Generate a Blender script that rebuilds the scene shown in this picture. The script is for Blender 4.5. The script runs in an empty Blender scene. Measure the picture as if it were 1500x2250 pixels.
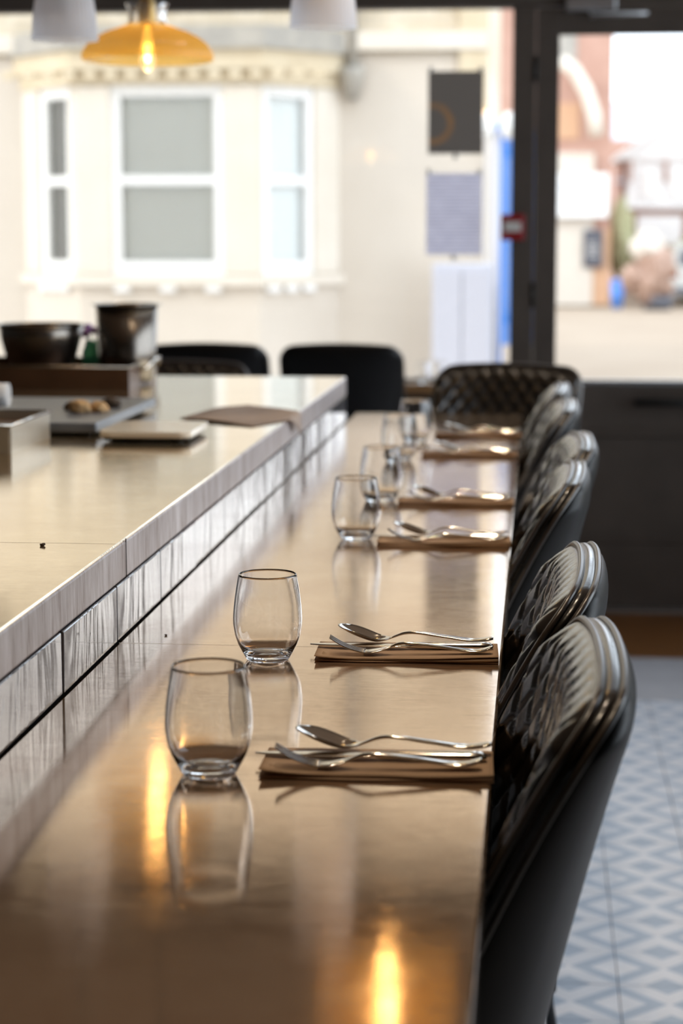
import bpy, bmesh, math, random
from mathutils import Vector, Matrix
random.seed(7)
SC = bpy.context.scene
COL = SC.collection
PI = math.pi

# ------------------------------------------------------------------ camera
cam = bpy.data.cameras.new('camera'); camo = bpy.data.objects.new('camera', cam); COL.objects.link(camo)
camo.location = (0, 0, 1.535)
camo.rotation_euler = (math.radians(90 - 7.829), 0, math.radians(5.53))
cam.sensor_fit = 'HORIZONTAL'; cam.sensor_width = 24.0; cam.lens = 70.4
cam.clip_start = 0.05; cam.clip_end = 500
cam.dof.use_dof = True; cam.dof.focus_distance = 2.32; cam.dof.aperture_fstop = 4.6; cam.dof.aperture_blades = 0
SC.camera = camo
# ------------------------------------------------------------------ world, sun, exposure
W = bpy.data.worlds.new('overcast_sky'); SC.world = W; W.use_nodes = True
bg = W.node_tree.nodes['Background']; bg.inputs[0].default_value = (0.82, 0.90, 1.0, 1); bg.inputs[1].default_value = 2.7
sun = bpy.data.lights.new('sun', 'SUN'); sun.energy = 1.0; sun.angle = math.radians(8); sun.color = (1.0, 0.92, 0.82)
suno = bpy.data.objects.new('sun', sun); COL.objects.link(suno)
suno.rotation_euler = Vector((0.85, 0.42, -0.55)).to_track_quat('-Z', 'Y').to_euler()
SC.view_settings.view_transform = 'Standard'; SC.view_settings.look = 'None'
SC.view_settings.gamma = 1.0; SC.view_settings.use_curve_mapping = False
SC.view_settings.exposure = 0.36
SC.cycles.use_denoising = True
SC.cycles.max_bounces = 9; SC.cycles.diffuse_bounces = 3; SC.cycles.glossy_bounces = 5; SC.cycles.transmission_bounces = 9; SC.cycles.transparent_max_bounces = 10
SC.cycles.use_adaptive_sampling = True; SC.cycles.adaptive_threshold = 0.02
SC.cycles.sample_clamp_indirect = 6.0
def portal(name, loc, rot, sx, sy):
    l = bpy.data.lights.new(name, 'AREA'); l.shape = 'RECTANGLE'; l.size = sx; l.size_y = sy; l.cycles.is_portal = True
    o = bpy.data.objects.new(name, l); COL.objects.link(o); o.location = loc; o.rotation_euler = rot
portal('daylight_portal', (-1.2, 8.45, 2.0), (math.radians(-90), 0, 0), 6.6, 2.4)
portal('daylight_portal', (1.93, 5.0, 1.75), (0, math.radians(90), 0), 2.9, 5.4)

# ------------------------------------------------------------------ materials
def mat(name, base=(0.5, 0.5, 0.5), rough=0.5, metal=0.0, spec=0.5, coat=0.0, coat_rough=0.1, emit=None, estr=0.0, trans=0.0, ior=1.5):
    m = bpy.data.materials.new(name); m.use_nodes = True
    b = m.node_tree.nodes['Principled BSDF']
    b.inputs['Base Color'].default_value = (*base, 1); b.inputs['Roughness'].default_value = rough
    b.inputs['Metallic'].default_value = metal; b.inputs['Specular IOR Level'].default_value = spec
    b.inputs['Coat Weight'].default_value = coat; b.inputs['Coat Roughness'].default_value = coat_rough
    b.inputs['Transmission Weight'].default_value = trans; b.inputs['IOR'].default_value = ior
    if emit: b.inputs['Emission Color'].default_value = (*emit, 1); b.inputs['Emission Strength'].default_value = estr
    return m
def nt(m): return m.node_tree.nodes, m.node_tree.links, m.node_tree.nodes['Principled BSDF']
def coords(m, scale=(1, 1, 1), kind='Object'):
    N, L, b = nt(m)
    tc = N.new('ShaderNodeTexCoord'); mp = N.new('ShaderNodeMapping'); mp.inputs['Scale'].default_value = scale
    L.new(tc.outputs[kind], mp.inputs[0]); return mp.outputs[0]
def noise(m, vec, scale, detail=3, rough=0.5, dist=0.0):
    N, L, b = nt(m); n = N.new('ShaderNodeTexNoise'); n.inputs['Scale'].default_value = scale
    n.inputs['Detail'].default_value = detail; n.inputs['Roughness'].default_value = rough; n.inputs['Distortion'].default_value = dist
    if vec is not None: L.new(vec, n.inputs['Vector'])
    return n.outputs[0]
def ramp(m, fac, stops):
    N, L, b = nt(m); r = N.new('ShaderNodeValToRGB'); el = r.color_ramp.elements
    while len(el) < len(stops): el.new(0.5)
    for e, (p, c) in zip(el, stops): e.position = p; e.color = (*c, 1) if len(c) == 3 else c
    L.new(fac, r.inputs[0]); return r.outputs[0]
def math_(m, op, a, b_=None):
    N, L, b = nt(m); n = N.new('ShaderNodeMath'); n.operation = op
    for i, v in enumerate((a, b_)):
        if v is None: continue
        if isinstance(v, (int, float)): n.inputs[i].default_value = v
        else: L.new(v, n.inputs[i])
    return n.outputs[0]
def bump(m, h, strength=0.2, dist=0.01):
    N, L, b = nt(m); n = N.new('ShaderNodeBump'); n.inputs['Strength'].default_value = strength; n.inputs['Distance'].default_value = dist
    L.new(h, n.inputs['Height']); L.new(n.outputs[0], b.inputs['Normal'])
    return n
def noisy(name, c1, c2, scale=4, stretch=(1, 1, 1), rough=0.5, bumps=0.0, bscale=None, **k):
    m = mat(name, c1, rough, **k); N, L, b = nt(m); v = coords(m, stretch)
    f = noise(m, v, scale, 5, 0.6); L.new(ramp(m, f, [(0.3, c1), (0.7, c2)]), b.inputs['Base Color'])
    if bumps: bump(m, noise(m, v, bscale or scale * 4, 3), bumps, 0.004)
    return m

def mat_bar(name, base_dark, base_light, metal=0.72, rough=0.13):
    """lacquered copper-toned top with fine crosswise brushing, smudges and wear"""
    m = mat(name, base_light, rough, metal=metal, spec=0.6); N, L, b = nt(m)
    v = coords(m, (1, 1, 1)); vg = coords(m, (3, 160, 3))
    f = noise(m, v, 5, 6, 0.65, 0.6); g = noise(m, vg, 6, 2)
    mix = math_(m, 'ADD', math_(m, 'MULTIPLY', f, 0.7), math_(m, 'MULTIPLY', g, 0.3))
    L.new(ramp(m, mix, [(0.32, base_dark), (0.62, base_light)]), b.inputs['Base Color'])
    sm = noise(m, v, 9, 7, 0.7, 0.8)
    L.new(ramp(m, sm, [(0.35, (rough * 0.75,) * 3), (0.72, (rough * 1.7,) * 3)]), b.inputs['Roughness'])
    bump(m, math_(m, 'ADD', math_(m, 'MULTIPLY', g, 0.25), math_(m, 'MULTIPLY', noise(m, v, 14, 3), 0.6)), 0.04, 0.004)
    return m
M = {}
M['bar'] = mat_bar('lacquered_copper_bar', (0.56, 0.36, 0.215), (0.72, 0.535, 0.37), 0.85, 0.07)
M['worktop'] = mat_bar('lacquered_brass_worktop', (0.70, 0.54, 0.34), (0.84, 0.69, 0.48), 0.9, 0.06)
m = M['edge'] = mat('worn_worktop_edge', (0.4, 0.33, 0.3), 0.30, metal=0.35, spec=0.7); N, L, b = nt(m)
v = coords(m, (1, 3, 0.6)); vf = coords(m, (1, 70, 4))
f = math_(m, 'ADD', math_(m, 'MULTIPLY', noise(m, v, 6, 7, 0.7), 0.65), math_(m, 'MULTIPLY', noise(m, vf, 5, 4), 0.35))
L.new(ramp(m, f, [(0.36, (0.25, 0.185, 0.155)), (0.47, (0.42, 0.375, 0.365)), (0.62, (0.55, 0.515, 0.53))]), b.inputs['Base Color'])
L.new(ramp(m, f, [(0.35, (0.5,) * 3), (0.7, (0.28,) * 3)]), b.inputs['Roughness']); bump(m, f, 0.25, 0.003)
m = M['tile'] = mat('hand_glazed_charcoal_tile', (0.10, 0.105, 0.12), 0.08, spec=0.6, coat=0.25, coat_rough=0.04); N, L, b = nt(m)
v = coords(m, (6, 6, 1.8)); f = noise(m, v, 1.0, 3, 0.45, 1.2)
L.new(ramp(m, noise(m, coords(m, (10, 7, 2.5)), 1.0, 3, 0.5, 1.8), [(0.36, (0.03, 0.032, 0.04)), (0.45, (0.085, 0.088, 0.10)), (0.66, (0.17, 0.172, 0.19))]), b.inputs['Base Color'])
bn = bump(m, f, 0.30, 0.014); L.new(bn.outputs[0], b.inputs['Coat Normal'])
M['grout'] = noisy('dark_grout', (0.03, 0.03, 0.03), (0.06, 0.055, 0.05), 30, rough=0.9)
M['cabinet'] = noisy('dark_painted_panel', (0.03, 0.027, 0.025), (0.045, 0.04, 0.037), 6, rough=0.55)
# leather
m = M['leather'] = mat('black_brown_leather', (0.006, 0.0048, 0.004), 0.22, spec=0.7, coat=0.35, coat_rough=0.14); N, L, b = nt(m)
v = coords(m); bump(m, noise(m, v, 320, 3), 0.12, 0.002)
L.new(ramp(m, noise(m, v, 14, 4), [(0.3, (0.19,) * 3), (0.75, (0.29,) * 3)]), b.inputs['Roughness'])
m = M['shell'] = mat('matt_black_leather', (0.006, 0.005, 0.0045), 0.40, spec=0.25); bump(m, noise(m, coords(m), 320, 3), 0.1, 0.002)
M['piping'] = mat('leather_piping', (0.05, 0.038, 0.03), 0.28, spec=0.9)
M['legs'] = mat('black_powder_coat', (0.012, 0.012, 0.012), 0.4)
# floor tile print: nested diamonds
def mat_tile(name, per=None):
    m = mat(name, (0.7, 0.7, 0.75), 0.42, spec=0.4); N, L, b = nt(m)
    tc = N.new('ShaderNodeTexCoord'); sx = N.new('ShaderNodeSeparateXYZ'); L.new(tc.outputs['Object'], sx.inputs[0])
    def frac(o, off): return math_(m, 'FRACT', math_(m, 'ADD', math_(m, 'DIVIDE', o, 0.2), off))
    u = frac(sx.outputs[0], 0.5); vv = frac(sx.outputs[1], 0.5)
    du = math_(m, 'SUBTRACT', 0.5, math_(m, 'ABSOLUTE', math_(m, 'SUBTRACT', u, 0.5)))     # distance to tile side
    dv = math_(m, 'ABSOLUTE', math_(m, 'SUBTRACT', vv, 0.5))
    mm = math_(m, 'ADD', du, dv)
    r = N.new('ShaderNodeValToRGB'); r.color_ramp.interpolation = 'CONSTANT'; L.new(mm, r.inputs[0])
    wht = (0.74, 0.75, 0.80, 1); blu = (0.40, 0.475, 0.585, 1)
    el = r.color_ramp.elements; el.new(0.5); el.new(0.5)
    for e, (p, c) in zip(el, [(0, wht), (0.27, blu), (0.48, wht), (0.77, blu)]): e.position = p; e.color = c
    mx = N.new('ShaderNodeMix'); mx.data_type = 'RGBA'; mx.blend_type = 'MULTIPLY'; mx.inputs[0].default_value = 0.35
    L.new(r.outputs[0], mx.inputs[6]); L.new(ramp(m, noise(m, tc.outputs['Object'], 18, 5), [(0.3, (0.75,) * 3), (0.7, (1,) * 3)]), mx.inputs[7])
    L.new(mx.outputs[2], b.inputs['Base Color']); return m
M['floor_tile'] = mat_tile('encaustic_diamond_tile')
M['grey_stone'] = noisy('grey_stone', (0.40, 0.40, 0.43), (0.47, 0.47, 0.50), 8, rough=0.55)
M['oak'] = noisy('stained_oak', (0.15, 0.055, 0.012), (0.24, 0.10, 0.025), 3, (2, 18, 18), rough=0.4)
M['wood'] = noisy('shelf_wood', (0.22, 0.11, 0.045), (0.36, 0.19, 0.08), 3, (2, 18, 18), rough=0.35)
# room
M['wall'] = noisy('dark_plaster', (0.07, 0.062, 0.056), (0.09, 0.08, 0.07), 3, rough=0.85)
M['ceiling'] = noisy('warm_plaster_ceiling', (0.27, 0.18, 0.12), (0.31, 0.21, 0.14), 2, rough=0.8)
M['frame'] = noisy('dark_bronze_paint', (0.085, 0.067, 0.055), (0.105, 0.083, 0.068), 5, rough=0.55, spec=0.25)
M['black'] = mat('black_metal', (0.015, 0.014, 0.013), 0.4)
M['steel'] = mat('polished_steel', (0.62, 0.6, 0.57), 0.16, metal=1.0)
M['cutlery'] = mat('cutlery_steel', (0.66, 0.62, 0.56), 0.12, metal=1.0)
m = M['brushed'] = mat('brushed_steel', (0.26, 0.23, 0.20), 0.26, metal=1.0); bump(m, noise(m, coords(m, (60, 60, 1)), 4, 2), 0.08, 0.002)
M['alum'] = mat('satin_aluminium', (0.55, 0.55, 0.56), 0.35, metal=0.9)
M['brass'] = mat('aged_brass', (0.45, 0.30, 0.10), 0.3, metal=1.0)
M['glass'] = mat('clear_glass', (1, 1, 1), 0.0, trans=1.0, ior=1.5)
def thin_glass(name, tint, gl=0.08, translucent=0.0, tl_col=(1, 1, 1), rough=0.02):
    m = bpy.data.materials.new(name); m.use_nodes = True; N = m.node_tree.nodes; L = m.node_tree.links; N.clear()
    out = N.new('ShaderNodeOutputMaterial'); t = N.new('ShaderNodeBsdfTransparent'); t.inputs[0].default_value = (*tint, 1)
    g = N.new('ShaderNodeBsdfGlossy'); g.inputs['Roughness'].default_value = rough
    lw = N.new('ShaderNodeLayerWeight'); lw.inputs[0].default_value = 0.25
    ma = N.new('ShaderNodeMath'); ma.operation = 'MULTIPLY_ADD'; L.new(lw.outputs['Fresnel'], ma.inputs[0]); ma.inputs[1].default_value = 0.9; ma.inputs[2].default_value = gl * 0.3
    mx = N.new('ShaderNodeMixShader'); L.new(ma.outputs[0], mx.inputs[0]); L.new(t.outputs[0], mx.inputs[1]); L.new(g.outputs[0], mx.inputs[2])
    last = mx.outputs[0]
    if translucent:
        tr = N.new('ShaderNodeBsdfTranslucent'); tr.inputs[0].default_value = (*tl_col, 1)
        df = N.new('ShaderNodeBsdfDiffuse'); df.inputs[0].default_value = (*tl_col, 1)
        m1 = N.new('ShaderNodeMixShader'); m1.inputs[0].default_value = 0.4; L.new(tr.outputs[0], m1.inputs[1]); L.new(df.outputs[0], m1.inputs[2])
        m2 = N.new('ShaderNodeMixShader'); m2.inputs[0].default_value = translucent; L.new(last, m2.inputs[1]); L.new(m1.outputs[0], m2.inputs[2]); last = m2.outputs[0]
    L.new(last, out.inputs[0]); return m
M['pane'] = thin_glass('window_pane', (0.97, 0.98, 0.98), 0.04)
M['amber'] = thin_glass('amber_ribbed_glass', (1.0, 0.74, 0.28), 0.1, 0.5, (1.0, 0.68, 0.2), 0.1)
M['clear_shade'] = thin_glass('clear_shade_glass', (0.93, 0.93, 0.93), 0.15, 0.12, (0.9, 0.9, 0.9), 0.05)
M['frosted'] = thin_glass('frosted_ribbed_glass', (0.9, 0.9, 0.95), 0.1, 0.75, (0.95, 0.96, 1.0), 0.2)
M['bulb'] = mat('glowing_bulb', (1, 0.8, 0.5), 0.3, emit=(1.0, 0.62, 0.2), estr=14)
M['napkin'] = noisy('brown_paper_napkin', (0.48, 0.31, 0.19), (0.54, 0.36, 0.225), 40, rough=0.9)
M['grey_paper'] = noisy('taupe_paper', (0.30, 0.235, 0.195), (0.35, 0.275, 0.23), 30, rough=0.85)
M['slate'] = noisy('blue_slate', (0.10, 0.115, 0.14), (0.15, 0.165, 0.195), 9, rough=0.38)
M['tan_top'] = noisy('pale_glaze', (0.78, 0.70, 0.58), (0.84, 0.76, 0.64), 6, rough=0.15)
M['bread'] = noisy('bread_crust', (0.45, 0.24, 0.09), (0.68, 0.47, 0.25), 30, rough=0.8, bumps=0.4)
M['truffle'] = noisy('dark_crust', (0.03, 0.02, 0.015), (0.08, 0.05, 0.03), 30, rough=0.8)
M['towel'] = noisy('white_cotton', (0.75, 0.73, 0.71), (0.82, 0.8, 0.78), 60, rough=0.95)
M['darktray'] = noisy('dark_oven_tray', (0.07, 0.035, 0.018), (0.12, 0.06, 0.03), 8, rough=0.4, metal=0.3)
M['pan'] = noisy('pale_baked_pan', (0.50, 0.44, 0.35), (0.62, 0.56, 0.46), 9, rough=0.35, metal=0.5)
M['leaf'] = noisy('leaf_green', (0.08, 0.2, 0.06), (0.15, 0.32, 0.1), 20, rough=0.6)
M['purple'] = noisy('purple_petals', (0.30, 0.14, 0.42), (0.45, 0.26, 0.58), 20, rough=0.7)
M['green_glass'] = thin_glass('green_jar_glass', (0.55, 0.75, 0.62), 0.1, 0.35, (0.25, 0.45, 0.36))
M['red'] = mat('red_plastic', (0.30, 0.012, 0.015), 0.35)
M['white_label'] = noisy('white_label', (0.6, 0.57, 0.52), (0.78, 0.75, 0.7), 60, rough=0.6)
def paper(name, build):
    m = bpy.data.materials.new(name); m.use_nodes = True; N = m.node_tree.nodes; L = m.node_tree.links
    b = N['Principled BSDF']; b.inputs['Roughness'].default_value = 0.8
    c = build(m); L.new(c, b.inputs['Base Color'])
    tr = N.new('ShaderNodeBsdfTranslucent'); L.new(c, tr.inputs[0]); mx = N.new('ShaderNodeMixShader'); mx.inputs[0].default_value = 0.62
    out = N['Material Output']; L.new(b.outputs[0], mx.inputs[1]); L.new(tr.outputs[0], mx.inputs[2]); L.new(mx.outputs[0], out.inputs[0]); return m
def _menu(m):
    N, L, b = nt(m); tc = N.new('ShaderNodeTexCoord')
    wv = N.new('ShaderNodeTexWave'); wv.bands_direction = 'Z'; wv.inputs['Scale'].default_value = 22; wv.inputs['Distortion'].default_value = 0.0
    L.new(tc.outputs['Object'], wv.inputs['Vector'])
    mp = N.new('ShaderNodeMapping'); mp.inputs['Scale'].default_value = (14, 1, 70); L.new(tc.outputs['Object'], mp.inputs[0])
    n = noise(m, mp.outputs[0], 1.0, 2)
    f = math_(m, 'MULTIPLY', wv.outputs['Fac'], n)
    return ramp(m, f, [(0.2, (0.76, 0.75, 0.90)), (0.55, (0.48, 0.48, 0.62))])
def _poster(m):
    N, L, b = nt(m); tc = N.new('ShaderNodeTexCoord'); sx = N.new('ShaderNodeSeparateXYZ'); L.new(tc.outputs['Object'], sx.inputs[0])
    dx = math_(m, 'SUBTRACT', sx.outputs[0], 0.02); dz = math_(m, 'SUBTRACT', sx.outputs[2], 0.12)
    r = math_(m, 'SQRT', math_(m, 'ADD', math_(m, 'MULTIPLY', dx, dx), math_(m, 'MULTIPLY', dz, dz)))
    ring = math_(m, 'ABSOLUTE', math_(m, 'SUBTRACT', r, 0.072))
    f = math_(m, 'MULTIPLY', math_(m, 'SUBTRACT', 1.0, math_(m, 'MULTIPLY', ring, 40)), noise(m, tc.outputs['Object'], 9, 3))
    return ramp(m, f, [(0.15, (0.13, 0.115, 0.105)), (0.6, (0.34, 0.17, 0.06))])
M['menu'] = paper('printed_menu_paper', _menu); M['poster'] = paper('dark_poster_paper', _poster)
# outside
M['cream'] = noisy('cream_render', (0.625, 0.555, 0.475), (0.68, 0.61, 0.53), 1.2, rough=0.9)
M['ochre'] = noisy('ochre_stone', (0.62, 0.51, 0.35), (0.70, 0.60, 0.44), 2.0, rough=0.9)
M['stone'] = noisy('pale_stone', (0.71, 0.64, 0.545), (0.77, 0.70, 0.61), 2.0, rough=0.9)
m = M['brickwall'] = mat('buff_brick', (0.6, 0.5, 0.4), 0.9); N, L, b = nt(m); bt = N.new('ShaderNodeTexBrick')
bt.inputs['Color1'].default_value = (0.60, 0.50, 0.36, 1); bt.inputs['Color2'].default_value = (0.72, 0.62, 0.48, 1); bt.inputs['Mortar'].default_value = (0.5, 0.45, 0.38, 1)
bt.inputs['Scale'].default_value = 4.4; mp = N.new('ShaderNodeMapping'); mp.inputs['Rotation'].default_value = (math.radians(90), 0, 0)
tc = N.new('ShaderNodeTexCoord'); L.new(tc.outputs['Object'], mp.inputs[0]); L.new(mp.outputs[0], bt.inputs['Vector']); L.new(bt.outputs[0], b.inputs['Base Color'])
M['redbrick'] = noisy('red_brick', (0.44, 0.255, 0.195), (0.52, 0.32, 0.25), 2, rough=0.9)
M['white_paint'] = mat('white_paint', (0.85, 0.84, 0.82), 0.5)
M['curtain'] = noisy('net_curtain', (0.92, 0.91, 0.86), (0.95, 0.94, 0.90), 3, (8, 8, 1), rough=0.8)
M['lead'] = noisy('lead_grey', (0.33, 0.31, 0.28), (0.48, 0.44, 0.38), 5, rough=0.8)
M['blue'] = mat('bright_blue_paint', (0.09, 0.27, 0.75), 0.4)
M['pale_grey'] = mat('pale_grey_paint', (0.50, 0.50, 0.56), 0.6)
M['slate_roof'] = noisy('pale_slate_roof', (0.50, 0.51, 0.56), (0.56, 0.57, 0.62), 3, rough=0.7)
M['ground'] = noisy('tan_paving', (0.29, 0.215, 0.15), (0.35, 0.27, 0.195), 0.5, rough=0.9)
M['pavement'] = noisy('pale_paving', (0.62, 0.55, 0.47), (0.70, 0.62, 0.54), 1.0, rough=0.9)
M['shrub'] = noisy('red_brown_leaves', (0.30, 0.17, 0.12), (0.52, 0.36, 0.28), 9, rough=0.8)
M['olive'] = noisy('olive_leaves', (0.28, 0.27, 0.13), (0.46, 0.44, 0.26), 6, rough=0.8)
M['dark_sign'] = noisy('dark_sign_board', (0.07, 0.07, 0.085), (0.12, 0.12, 0.14), 6, rough=0.6)
M['car'] = mat('silver_car_paint', (0.55, 0.54, 0.50), 0.25, metal=0.4)
M['tyre'] = mat('black_rubber', (0.02, 0.02, 0.02), 0.8)
M['orange'] = mat('terracotta', (0.60, 0.36, 0.22), 0.8)

# ------------------------------------------------------------------ mesh helpers
def obj(name, bm, m, parent=None, smooth=False, loc=None, rotz=None):
    me = bpy.data.meshes.new(name)
    if smooth:
        for f in bm.faces: f.smooth = True
    bm.to_mesh(me); bm.free(); me.materials.append(M[m] if isinstance(m, str) else m)
    o = bpy.data.objects.new(name, me); COL.objects.link(o)
    if parent is not None: o.parent = parent
    if loc is not None: o.location = loc
    if rotz is not None: o.rotation_euler = (0, 0, rotz)
    return o
def tag(o, label=None, cat=None, group=None, kind=None):
    if label: o['label'] = label
    if cat: o['category'] = cat
    if group: o['group'] = group
    if kind: o['kind'] = kind
    return o
def thing(name, label, cat, loc=(0, 0, 0), rotz=0.0, group=None):
    o = bpy.data.objects.new(name, None); o.empty_display_size = 0.05; COL.objects.link(o); o.location = loc; o.rotation_euler = (0, 0, rotz)
    return tag(o, label, cat, group)
def struct(name, loc=(0, 0, 0)):
    o = bpy.data.objects.new(name, None); COL.objects.link(o); o.location = loc; o['kind'] = 'structure'; return o
def dup(root, loc, rotz=None, label=None, group=None):
    r = root.copy(); COL.objects.link(r); r.location = loc
    if rotz is not None: r.rotation_euler = (0, 0, rotz)
    if label: r['label'] = label
    if group: r['group'] = group
    for ch in list(root.children):
        c = ch.copy(); COL.objects.link(c); c.parent = r
        for g in list(ch.children):
            d = g.copy(); COL.objects.link(d); d.parent = c
    return r
def abox(bm, x0, x1, y0, y1, z0, z1, bev=0.0, seg=2):
    vs = [bm.verts.new((x, y, z)) for z in (z0, z1) for y in (y0, y1) for x in (x0, x1)]
    fs = [(0, 2, 3, 1), (4, 5, 7, 6), (0, 1, 5, 4), (2, 6, 7, 3), (0, 4, 6, 2), (1, 3, 7, 5)]
    faces = [bm.faces.new([vs[i] for i in f]) for f in fs]
    if bev:
        es = list({e for f in faces for e in f.edges})
        bmesh.ops.bevel(bm, geom=es, offset=bev, segments=seg, profile=0.5, affect='EDGES')
    return bm
def box(name, x0, x1, y0, y1, z0, z1, m, parent=None, bev=0.0, seg=2):
    """box given in the parent's local frame"""
    bm = abox(bmesh.new(), x0, x1, y0, y1, z0, z1, bev, seg); return obj(name, bm, m, parent, smooth=False)
def lathe_bm(prof, n=32, closed=False, bm=None, c=(0, 0, 0), rib=0, ribamp=0.0):
    bm = bm or bmesh.new(); rings = []
    for r, z in prof:
        if r < 1e-6: rings.append([bm.verts.new((c[0], c[1], c[2] + z))]); continue
        ring = []
        for k in range(n):
            a = 2 * PI * k / n; rr = r * (1 + (ribamp * math.cos(rib * a) if rib else 0))
            ring.append(bm.verts.new((c[0] + rr * math.cos(a), c[1] + rr * math.sin(a), c[2] + z)))
        rings.append(ring)
    pairs = list(zip(rings, rings[1:]))
    if closed: pairs.append((rings[-1], rings[0]))
    for A, B in pairs:
        if len(A) == 1 and len(B) == 1: continue
        for k in range(n):
            k2 = (k + 1) % n
            if len(A) == 1: bm.faces.new((A[0], B[k2], B[k]))
            elif len(B) == 1: bm.faces.new((A[k], A[k2], B[0]))
            else: bm.faces.new((A[k], A[k2], B[k2], B[k]))
    bmesh.ops.recalc_face_normals(bm, faces=bm.faces)
    return bm
def tube_bm(pts, r, n=8, bm=None, caps=True, closed=False):
    bm = bm or bmesh.new(); pts = [Vector(p) for p in pts]; rings = []; up0 = None
    N_ = len(pts)
    for i, p in enumerate(pts):
        if closed: d = (pts[(i + 1) % N_] - pts[i - 1]).normalized()
        else: d = (pts[min(i + 1, N_ - 1)] - pts[max(i - 1, 0)]).normalized()
        if up0 is None:
            up0 = Vector((0, 0, 1)) if abs(d.z) < 0.9 else Vector((0, 1, 0))
        a = up0 - d * up0.dot(d); a = a.normalized(); up0 = a; b = d.cross(a)
        rr = r[i] if isinstance(r, (list, tuple)) else r
        rings.append([bm.verts.new(p + a * rr * math.cos(2 * PI * k / n) + b * rr * math.sin(2 * PI * k / n)) for k in range(n)])
    prs = list(zip(rings, rings[1:]))
    if closed: prs.append((rings[-1], rings[0]))
    for A, B in prs:
        for k in range(n): bm.faces.new((A[k], A[(k + 1) % n], B[(k + 1) % n], B[k]))
    if caps and not closed: bm.faces.new(rings[0][::-1]); bm.faces.new(rings[-1])
    bmesh.ops.recalc_face_normals(bm, faces=bm.faces)
    return bm
def grid_faces(bm, G, flip=False):
    for i in range(len(G) - 1):
        for j in range(len(G[0]) - 1):
            q = (G[i][j], G[i + 1][j], G[i + 1][j + 1], G[i][j + 1]); bm.faces.new(q[::-1] if flip else q)
def prism_bm(poly, y0, y1):
    """polygon in x,z extruded along y"""
    bm = bmesh.new(); A = [bm.verts.new((x, y0, z)) for x, z in poly]; B = [bm.verts.new((x, y1, z)) for x, z in poly]
    n = len(poly); bm.faces.new(A); bm.faces.new(B[::-1])
    for i in range(n): bm.faces.new((A[i], B[i], B[(i + 1) % n], A[(i + 1) % n]))
    bmesh.ops.recalc_face_normals(bm, faces=bm.faces); return bm
def blob_bm(r, seed, sub=3, amp=0.25, sq=(1, 1, 1), fr=2.0, base=None):
    from mathutils import noise as mn
    bm = bmesh.new(); bmesh.ops.create_icosphere(bm, subdivisions=sub, radius=1.0)
    for v_ in bm.verts:
        k = 1 + amp * mn.noise(v_.co * fr + Vector((seed * 3.1, seed * 1.7, seed)))
        v_.co = Vector((v_.co.x * r * sq[0] * k, v_.co.y * r * sq[1] * k, v_.co.z * r * sq[2] * k))
        if base is not None and v_.co.z < base: v_.co.z = base
    return bm

# ------------------------------------------------------------------ the room
RX0, RX1, RY0, RY1, RZ = -4.6, 1.75, -3.0, 8.23, 3.35
BARZ, TOPZ = 1.04, 1.16
floor = tag(box('floor', RX0, RX1, RY0, RY1 + 0.12, -0.12, -0.006, 'floor_tile'), kind='structure')
tile_mesh = None
for ix in range(7):
    for iy in range(15):
        x = 0.086 + 0.2 * (ix - 1); y = 6.512 - 0.2 * iy
        if tile_mesh is None:
            t = box('floor_tile', -0.0992, 0.0992, -0.0992, 0.0992, -0.006, 0.0, 'floor_tile', floor, 0.0012, 1); tile_mesh = t.data
        else:
            t = bpy.data.objects.new('floor_tile', tile_mesh); COL.objects.link(t); t.parent = floor
        t.location = (x, y, random.uniform(-0.0004, 0.0004))
box('border_slab', RX0 + 0.01, RX1 - 0.01, 6.615, 7.30, -0.006, 0.0, 'grey_stone', floor, 0.002, 1)
for i in range(6):
    box('floorboard', -2.2, RX1 - 0.01, 7.302 + i * 0.152, 7.302 + i * 0.152 + 0.15, -0.006, 0.0, 'oak', floor, 0.0015, 1)
ceiling = tag(box('ceiling', RX0, RX1, RY0, RY1 + 0.2, RZ, RZ + 0.2, 'ceiling'), kind='structure')
tag(box('wall_left', RX0 - 0.15, RX0, RY0, RY1 + 0.2, 0, RZ, 'wall'), kind='structure')
tag(box('wall_back', RX0, RX1, RY0 - 0.15, RY0, 0, RZ, 'wall'), kind='structure')
# right wall; its long unseen window is added and sized for side daylight
wr = struct('wall_right')
box('wall_section', RX1, RX1 + 0.15, RY0, RY1 + 0.2, 0, 0.3, 'wall', wr)
box('wall_section', RX1, RX1 + 0.15, RY0, RY1 + 0.2, 3.2, RZ, 'wall', wr)
box('wall_section', RX1, RX1 + 0.15, RY0, 2.3, 0.3, 3.2, 'wall', wr)
box('wall_section', RX1, RX1 + 0.15, 7.7, RY1 + 0.2, 0.3, 3.2, 'wall', wr)
w3 = struct('added_window_3')
for y in (2.3, 4.06, 5.84, 7.64): box('window_mullion', RX1 + 0.03, RX1 + 0.11, y, y + 0.06, 0.3, 3.2, 'frame', w3)
for y0, y1 in ((2.36, 4.06), (4.12, 5.84), (5.90, 7.64)): box('window_pane', RX1 + 0.066, RX1 + 0.072, y0, y1, 0.3, 3.2, 'pane', w3)
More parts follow.
